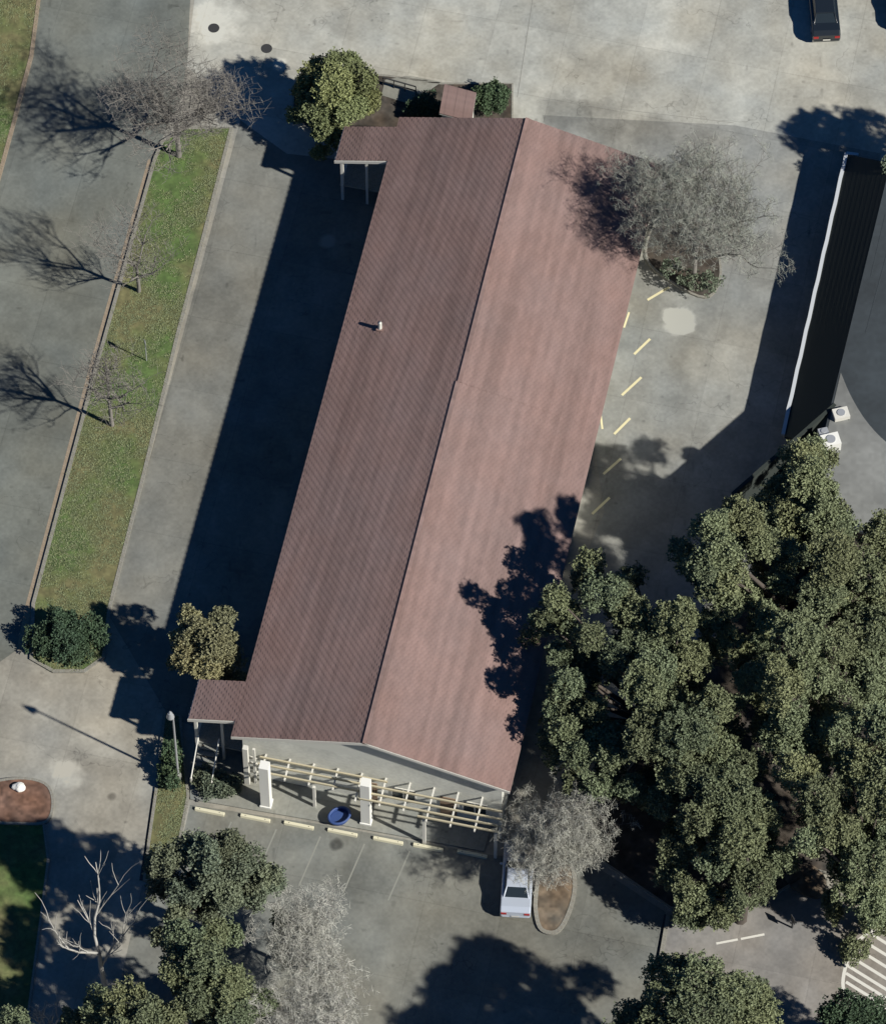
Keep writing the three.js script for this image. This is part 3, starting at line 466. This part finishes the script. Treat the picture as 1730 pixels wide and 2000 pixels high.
// sparse twiggy crowns: limbs, branches and sprays of fine twigs at their tips
const pale = 'pale twiggy trees in the southern lot';
bareTree('twiggy_tree', 'pale grey twiggy tree between the dark oak and the open lot', [585, 1895], 9.6, { levels: 5, limbs: 8, spread: 1.15, r: 0.17, trunkShare: 0.31, bark: M.barkPale, spray: L.pale, sprays: 0.85, group: pale });
bareTree('twiggy_tree', 'pale grey twiggy tree beside the oak by the snag', [600, 2060], 9.8, { levels: 5, limbs: 8, spread: 1.15, r: 0.17, trunkShare: 0.31, bark: M.barkPale, spray: L.pale, sprays: 0.85, group: pale });
const ivy = bareTree('twiggy_tree', 'grey green twiggy tree over the north east roof corner', [1350, 566], 17.5, { levels: 6, limbs: 8, spread: 0.85, r: 0.2, trunkShare: 0.29, bark: M.barkGrey, spray: L.grey, sprays: 0.5, lean: V(-0.03, 0, -0.02) });
foliage('leaves', [[1385, 552, 0.8, 1.6], [1350, 548, 0.8, 1.4], [1310, 520, 0.7, 1.2]].map(([u, v, r, h]) => [site(u, v, h).sub(site(1350, 566)), r, r * 0.8]), L.olive, 120, ivy, leafGeo, 0.7);
bareTree('twiggy_tree', 'grey twiggy tree on the mulch island by the silver white car', [1086, 1694], 11.5, { levels: 6, limbs: 9, spread: 1.2, r: 0.15, trunkShare: 0.25, bark: M.barkGrey, spray: L.isle, sprays: 0.55 });
// bare winter trees along the street
const bare = 'bare winter trees on the street verge';
bareTree('bare_tree', 'largest bare winter tree, at the north end of the grass verge', [350, 306], 16, { levels: 6, limbs: 9, spread: 1.2, r: 0.2, group: bare, twigs: M.barkGrey, bark: M.barkGrey, trunkShare: 0.26 });
bareTree('bare_tree', 'bare winter tree on the middle of the grass verge', [272, 570], 10, { levels: 5, limbs: 5, spread: 0.8, r: 0.14, group: bare, bark: M.barkGrey, lean: V(-0.12, 0, -0.05) });
bareTree('bare_tree', 'bare winter tree beside the narrow sign, nearer the dark bush', [220, 832], 10, { levels: 5, limbs: 6, spread: 0.85, r: 0.15, group: bare, bark: M.barkGrey, lean: V(-0.1, 0, -0.02) });
bareTree('dead_tree', 'bleached dead snag standing clear of the shade', [207, 1945], 10.5, { levels: 3, limbs: 3, spread: 0.42, r: 0.19, bark: M.barkSnag, twigs: M.barkSnag, trunkShare: 0.5 });
bareTree('bare_tree', 'low bare pale tree beyond the lawn kerb', [95, 2030], 5.5, { levels: 3, limbs: 5, spread: 0.9, r: 0.12, bark: M.barkSnag, twigs: M.barkSnag });
// shrubs
function shrub(name, label, list, mat, density = 260) {
  const b = site(list[0][0], list[0][1], 0), t = thing(name, label, 'shrub', b);
  const rel = list.map(([u, v, r, ry, h]) => [site(u, v, h).sub(site(list[0][0], list[0][1], 0)), r, ry]);
  const s = new Shape3(); for (const [p] of rel) s.tube(bend(V(p.x * 0.4, -0.02, p.z * 0.4), p, 0.1), [0.05, 0.04, 0.035, 0.03, 0.02], 5);
  mesh('stem', s.geo(), M.bark, t); foliage('foliage', rel, mat, density * 1.5, t, leafGeo, 0.62);
}
shrub('shrub', 'dark spreading bush filling the end of the grass verge', [[130, 1245, 1.5, 1.3, 1.0], [85, 1250, 1.1, 1.0, 0.9], [175, 1235, 1.1, 1.0, 0.9], [120, 1215, 1.1, 1.1, 1.2], [150, 1275, 0.9, 0.7, 0.6]], L.deep);
shrub('shrub', 'upright clipped shrub beside the white lamp post', [[330, 1500, 0.75, 0.9, 0.8], [335, 1470, 0.7, 0.9, 0.9], [333, 1525, 0.75, 0.7, 0.6]], L.hedge);
shrub('shrub', 'round olive shrub in front of the south west porch', [[420, 1530, 1.0, 0.7, 0.6], [400, 1520, 0.8, 0.7, 0.6], [448, 1535, 0.8, 0.6, 0.5]], L.olive);
shrub('shrub', 'dark green clipped hedge beside the little red tiled shed', [[962, 195, 0.95, 0.9, 0.9], [940, 190, 0.7, 0.9, 0.9], [978, 185, 0.6, 0.9, 0.9], [960, 175, 0.7, 0.8, 0.9]], L.hedge, 380);
shrub('shrub', 'low dark shrub between the shed and the yellow green tree', [[830, 200, 0.8, 0.7, 0.6], [810, 215, 0.7, 0.6, 0.5], [850, 215, 0.7, 0.6, 0.5]], L.deep);

// ------------------------------------------------------------------ small red tiled shed on the north side
{
  const h = 2.7, c = G([[868, 165], [930, 182], [921, 238], [858, 222]], h), o = site(893, 240), t = thing('shed', 'little shed with square red tiled roof beside the clipped hedge', 'shed', V(o.x, 0, o.z));
  const ce = c.reduce((a, p) => a.add(p), V(0, 0, 0)).multiplyScalar(0.25), rel = p => p.clone().sub(t.position);
  const wallPts = c.map(p => rel(p.clone().lerp(ce, 0.14)));
  mesh('wall', prism(wallPts.map(p => V(p.x, 0, p.z)), 0, h - 0.05), M.wall, t);
  const roof = mesh('roof', prism(c.map(rel), h - 0.1, h), M.trim, t);
  const [p0, p1, p2, p3] = c.map(rel), N = 7;
  for (let k = 0; k < N; k++) { const a = p0.clone().lerp(p1, k / N), b = p0.clone().lerp(p1, (k + 1) / N), d = p3.clone().lerp(p2, k / N), e = p3.clone().lerp(p2, (k + 1) / N), s = new Shape3(), hi = 0.07 + 0.012 * (k % 2);
    a.y = b.y = d.y = e.y = h + hi; const lo = q => V(q.x, h + 0.003, q.z); s.quad(d, e, b, a).quad(lo(a), a, b, lo(b)).quad(lo(e), e, d, lo(d)).quad(lo(a), lo(d), d, a).quad(lo(b), b, e, lo(e)); mesh('tile_course', s.geo(), M.tile, roof); }
}
// low rail by the north walk
{
  const a = site(748, 168), b = site(812, 186), t = thing('handrail', 'low dark handrail beside the north walk', 'railing', V(a.x, 0, a.z)), d = b.clone().sub(a);
  for (let k = 0; k < 4; k++) { const p = d.clone().multiplyScalar(k / 3); mesh('post', new Shape3().tube([V(p.x, 0, p.z), V(p.x, 0.95, p.z)], [0.035, 0.035], 6).geo(), M.iron, t); }
  for (const y of [0.5, 0.97]) mesh('rail', new Shape3().tube([V(0, y, 0), V(d.x, y, d.z)], [0.05, 0.05], 6).geo(), M.iron, t);
}
// ------------------------------------------------------------------ neighbouring building: flat roof, steep dark west slope with white gutter
{
  const H = 4.3, HE = 2.15, o = site(1700, 700);
  const t = thing('neighbouring_building', 'flat roofed building with steep black roof slope edged by a white gutter', 'building', V(o.x, 0, o.z));
  const r = p => V(p.x - t.position.x, p.y, p.z - t.position.z);
  const d0 = site(1738, 318, H), d1 = site(1603, 868, H), g0 = site(1655, 302, HE), g1 = site(1531, 852, HE);
  const far0 = site(2300, 440, H), far1 = site(2300, 1200, H), s1 = site(1572, 1010, H);
  mesh('wall', prism([site(1680, 345), site(1571, 895), site(1560, 1090), site(2290, 1240), site(2290, 500)].map(r), 0, 2.1), M.brickDark, t);
  const slab = mesh('roof', prism([d0, d1, s1, far1, far0].map(r), H - 0.25, H), M.deckDark, t);
  const ms = new Shape3(), D0 = r(d0), D1 = r(d1), G0 = r(g0), G1 = r(g1);
  const N = 9; // courses of dark shingles down the steep slope
  for (let k = 0; k < N; k++) { const a = D0.clone().lerp(G0, k / N), b = D1.clone().lerp(G1, k / N), c = D1.clone().lerp(G1, (k + 1) / N), e = D0.clone().lerp(G0, (k + 1) / N);   mesh('shingle_course', new Shape3().quad(a, b, c, e).geo(), M.shingleDark, slab); }
  const end = (D, Gp, inn) => new Shape3().tri(D, Gp, V(D.x, Gp.y, D.z)).geo();
  mesh('gable_end', end(D1, G1), M.shingleDark, t); mesh('gable_end', end(D0, G0), M.shingleDark, t);
  const gd = G0.clone().sub(D0).setY(0).normalize().multiplyScalar(0.13);
  const gpts = []; for (let k = 0; k <= 22; k++) { const p = G0.clone().lerp(G1, k / 22).add(gd); p.x += 0.018 * Math.sin(k * 2.1); p.y = HE + 0.03 + 0.02 * Math.sin(k * 1.3); gpts.push(p); }
  mesh('gutter', strip(gpts, 0.22, HE - 0.1, HE + 0.1), M.gutter, t);
  mesh('gutter', strip([gpts[0].clone(), V(gpts[0].x + 0.75, 0, gpts[0].z + 0.12)], 0.2, HE - 0.1, HE + 0.09), M.gutter, t);
  mesh('soffit', new Shape3().quad(V(G0.x, HE - 0.12, G0.z), V(G1.x, HE - 0.12, G1.z), V(D1.x, HE - 0.12, D1.z), V(D0.x, HE - 0.12, D0.z)).geo(), M.shingleDark, t);
  mesh('wall', prism([d0, d1, s1, far1, far0].map(p => r(p)).map((p, k, a) => { const c = V(8, 0, 0); return V(p.x + (c.x - p.x) * 0.02, 0, p.z + (c.z - p.z) * 0.02); }), 2.104, H - 0.26), M.brickDark, t);
  mesh('roof_membrane', prism([...smoothLine(G([[1641, 728], [1662, 776], [1695, 828], [1740, 872], [1800, 905]], H), 14), site(2200, 1150, H), site(1600, 1005, H), site(1606, 880, H)].map(r), H, H + 0.02), M.deckPale, t);
  for (const [a, b] of [[[1738, 470], [1690, 650]], [[1728, 420], [1700, 540]]]) mesh('roof_seam', strip([r(site(...a, H)), r(site(...b, H))], 0.07, H, H + 0.012), M.deckDark, t);
  // dark screen wall that runs on from the corner under the oak
  const a = site(1630, 790, H), b = site(1430, 965, H);
  const sw = thing('screen_wall', 'tall dark screen wall half hidden under the tallest oak', 'wall', V(a.x, 0, a.z));
  const q = V(b.x - a.x, 0, b.z - a.z); mesh('panel', strip([V(0, 0, 0), q], 0.16, 0, H), M.shingleDark, sw); mesh('coping', strip([V(0, 0, 0), q], 0.22, H + 0.002, H + 0.06), M.shingleDark, sw);
  // roof units
  for (const [lab, u, v, w, hh, mt] of [['white air handling unit on the flat roof edge beside the black slope', 1620, 872, 1.1, 0.85, M.white], ['small grey vent box on the flat roof edge by the white unit', 1606, 852, 0.6, 0.6, M.steel], ['pale low roof unit just north of the white unit', 1641, 812, 0.95, 0.35, M.trim]]) {
    const p = site(u, v, H), e = thing('roof_unit', lab, 'roof unit', V(p.x, H + 0.02, p.z), 0.25);
    mesh('casing', new Shape3().box(-w / 2, w / 2, 0, hh, -w / 2.6, w / 2.6).geo(), mt, e); mesh('fan_grille', new THREE.CylinderGeometry(w * 0.26, w * 0.26, 0.05, 18).translate(0, hh + 0.026, 0), M.steel, e);
    for (const sx of [-1, 1]) mesh('skid', new Shape3().box(sx * w * 0.4 - 0.04, sx * w * 0.4 + 0.04, -0.02, 0, -w / 2.2, w / 2.2).geo(), M.iron, e);
  }
}
// ------------------------------------------------------------------ cars
function car(label, pos, turn, paint) {
  const t = thing('parked_car', label, 'car', pos, turn), W = 0.9;              // nose towards local -z
  const side = new THREE.Shape(); [[-2.25, 0.32], [-2.32, 0.55], [-2.2, 0.78], [-1.2, 0.93], [-0.9, 0.98], [1.35, 1.0], [2.05, 1.02], [2.3, 0.9], [2.34, 0.55], [2.26, 0.3]].forEach(([x, y], k) => k ? side.lineTo(x, y) : side.moveTo(x, y));
  const ext = (sh, w, bev) => { const g = new THREE.ExtrudeGeometry(sh, { depth: 2 * (w - bev), bevelEnabled: true, bevelThickness: bev, bevelSize: bev, bevelSegments: 4, curveSegments: 6 }); g.translate(0, 0, -(w - bev)); g.rotateY(-Math.PI / 2); return g; };
  mesh('body', ext(side, W, 0.09), paint, t);
  const cab = new Shape3(), B = [[-0.78, -1.05], [0.78, -1.05], [0.78, 1.65], [-0.78, 1.65]], T = [[-0.58, -0.25], [0.58, -0.25], [0.58, 0.95], [-0.58, 0.95]];
  const cv = (a, y) => V(a[0], y, a[1]);
  const glass = mesh('cabin', (() => { for (let k = 0; k < 4; k++) { const q = (k + 1) % 4; cab.quad(cv(B[q], 0.98), cv(B[k], 0.98), cv(T[k], 1.42), cv(T[q], 1.42)); } return cab.geo(); })(), M.glass, t);
  mesh('roof', new THREE.ExtrudeGeometry((() => { const s = new THREE.Shape(); s.moveTo(-0.52, -0.2); s.lineTo(0.52, -0.2); s.lineTo(0.55, 0.9); s.lineTo(-0.55, 0.9); return s; })(), { depth: 0.03, bevelEnabled: true, bevelThickness: 0.03, bevelSize: 0.07, bevelSegments: 4 }).rotateX(Math.PI / 2).translate(0, 1.47, 0), paint, t);
  for (const s of [-1, 1]) { mesh('pillar', new Shape3().tube([V(s * 0.77, 0.98, -1.03), V(s * 0.58, 1.43, -0.24), V(s * 0.58, 1.43, 0.95), V(s * 0.77, 0.98, 1.63)], [0.045, 0.045, 0.045, 0.05], 6).geo(), paint, t); mesh('mirror', new THREE.SphereGeometry(0.11, 10, 8).scale(1.1, 0.7, 0.7).translate(s * 0.97, 0.98, -0.75), paint, t); }
  for (const [x, z] of [[-0.8, -1.4], [0.8, -1.4], [-0.8, 1.4], [0.8, 1.4]]) { const w = mesh('wheel', new THREE.CylinderGeometry(0.32, 0.32, 0.2, 20).rotateZ(Math.PI / 2).translate(x, 0.32, z), M.tyre, t); mesh('rim', new THREE.CylinderGeometry(0.2, 0.2, 0.21, 14).rotateZ(Math.PI / 2).translate(x + Math.sign(x) * 0.004, 0.32, z), M.rim, w); }
  for (const s of [-1, 1]) { mesh('tail_lamp', new Shape3().box(s * 0.68 - 0.16, s * 0.68 + 0.16, 0.7, 0.88, 2.36, 2.43).geo(), M.redLamp, t); mesh('headlight', new Shape3().box(s * 0.66 - 0.18, s * 0.66 + 0.18, 0.62, 0.76, -2.41, -2.36).geo(), M.clearLamp, t); }
  mesh('bumper', new THREE.CapsuleGeometry(0.1, 1.5, 4, 10).rotateZ(Math.PI / 2).scale(1, 1.2, 1).translate(0, 0.48, 2.36), paint, t); mesh('bumper', new THREE.CapsuleGeometry(0.1, 1.5, 4, 10).rotateZ(Math.PI / 2).scale(1, 1.2, 1).translate(0, 0.46, -2.3), paint, t);
  mesh('number_plate', new Shape3().box(-0.24, 0.24, 0.55, 0.67, 2.47, 2.48).geo(), M.paintWhite, t);
}
{ const p = site(1010, 1725); car('silver white sedan parked nose in beside the mulch island', p, -0.06, M.carSilver); }
{ const p = site(1606, 27); car('black sedan parked in the open north lot', V(p.x, 0.006, p.z), 0.05, M.carDark); }
{ const p = site(1766, 4); car('black sedan parked a bay away beside another black sedan', V(p.x, 0.006, p.z), 0.05, M.carDark); }
// ------------------------------------------------------------------ wheel stops, lamp post, sign, manholes, tub
[[410, 1586], [499, 1599], [584, 1613], [669, 1627], [758, 1643], [836, 1656], [922, 1669]].forEach(([u, v], k) => {
  const near = ['by the grass strip', 'second from the grass strip', 'third from the grass strip', 'fourth from the grass strip', 'in the tree shade', 'at the edge of the tree shade', 'beside the bay of the silver white car'][k];
  const t = thing('wheel_stop', `pale concrete wheel stop ${near}`, 'wheel stop', site(u, v), YAW, 'wheel stops along the south walk');
  const sh = new THREE.Shape(); sh.moveTo(-0.1, 0); sh.lineTo(0.1, 0); sh.lineTo(0.07, 0.13); sh.lineTo(-0.07, 0.13);
  mesh('block', new THREE.ExtrudeGeometry(sh, { depth: 1.74, bevelEnabled: true, bevelThickness: 0.03, bevelSize: 0.02, bevelSegments: 2 }).translate(0, 0.02, -0.87).rotateY(Math.PI / 2), M.stop, t);
  for (const x of [-0.6, 0.6]) mesh('anchor_pin', new THREE.CylinderGeometry(0.025, 0.025, 0.02, 8).translate(x, 0.175, 0), M.iron, t);
});
{
  const p = site(349, 1522), t = thing('lamp_post', 'white lamp post with a boxy head beside the clipped shrub', 'lamp post', V(p.x, 0.1, p.z));
  mesh('base', new THREE.CylinderGeometry(0.2, 0.22, 0.5, 14).translate(0, 0.25, 0), M.walk, t);
  mesh('pole', new Shape3().tube([V(0, 0.5, 0), V(0, 8.1, 0)], [0.08, 0.055], 10).geo(), M.steel, t);
  mesh('lamp_head', new THREE.CylinderGeometry(0.13, 0.24, 0.45, 14).translate(-0.15, 8.05, 0), M.steel, t); mesh('finial', new THREE.ConeGeometry(0.1, 0.3, 12).translate(-0.15, 8.42, 0), M.steel, t); mesh('bracket', new Shape3().box(-0.3, 0.05, 7.72, 7.8, -0.04, 0.04).geo(), M.steel, t);
}
{
  const p = site(287, 706), t = thing('street_sign', 'thin street sign standing in the grass verge', 'sign', V(p.x, 0.1, p.z), 0.3);
  mesh('pole', new Shape3().tube([V(0, -0.05, 0), V(0, 2.3, 0)], [0.035, 0.035], 8).geo(), M.steel, t); mesh('plate', new Shape3().box(-0.02, 0.0, 1.75, 2.25, -0.2, 0.2).geo(), M.steel, t);
}
for (const [u, v, lab] of [[418, 55, 'round iron drain cover inside the pale stain on the north paving'], [521, 95, 'round iron drain cover nearer the yellow green tree']]) {
  const p = site(u, v), t = thing('drain_cover', lab, 'drain cover', V(p.x, 0.012, p.z), 0, 'iron covers in the north paving');
  mesh('frame', new THREE.RingGeometry(0.3, 0.36, 24).rotateX(-Math.PI / 2).translate(0, 0.006, 0), M.iron, t); mesh('lid', new THREE.CylinderGeometry(0.3, 0.3, 0.03, 24).translate(0, -0.006, 0), M.iron, t);
}
{
  const p = site(663, 1602), t = thing('tub', 'blue round open tub on the walk between two white piers', 'tub', V(p.x, 0.11, p.z), 0.5); t.scale.set(0.95, 0.9, 0.74);
  mesh('shell', new THREE.LatheGeometry([[0.0, 0.02], [0.5, 0.02], [0.6, 0.08], [0.68, 0.55], [0.74, 0.58], [0.74, 0.54], [0.7, 0.5]].reverse().concat([[0.42, 0.5], [0.36, 0.1], [0, 0.1]].slice(0, 0)).map(([x, y]) => new THREE.Vector2(x, y)), 36), M.blue, t);
  mesh('rim', new THREE.TorusGeometry(0.68, 0.1, 10, 36).rotateX(Math.PI / 2).translate(0, 0.56, 0), M.blue, t);
  mesh('liner', new THREE.CircleGeometry(0.6, 30).rotateX(-Math.PI / 2).translate(0, 0.3, 0), M.blue, t);
}
{ // sign post by the far lot
  const p = site(1546, 1812), t = thing('street_sign', 'low sign post at the edge of the far southern lot', 'sign', p, 0.4);
  mesh('pole', new Shape3().tube([V(0, 0, 0), V(0, 1.3, 0)], [0.06, 0.06], 8).geo(), M.iron, t); mesh('plate', new Shape3().box(-0.02, 0.02, 0.85, 1.35, -0.25, 0.25).geo(), M.iron, t);
}
{ // white stone on the red mulch circle
  const p = site(38, 1541), t = thing('landscape_stone', 'white stone lying on the red mulch circle', 'stone', V(p.x, 0.13, p.z));
  const g = new THREE.IcosahedronGeometry(0.3, 2), a = g.attributes.position; for (let i = 0; i < a.count; i++) { const k = 0.75 + 0.5 * vnoise(a.getX(i) * 6 + 9, a.getZ(i) * 6 + a.getY(i) * 5 + 9); a.setXYZ(i, a.getX(i) * k * 1.3, a.getY(i) * k * 0.7 + 0.12, a.getZ(i) * k); } g.computeVertexNormals();
  mesh('stone', g, M.white, t);
}
renderer.render(scene, camera);
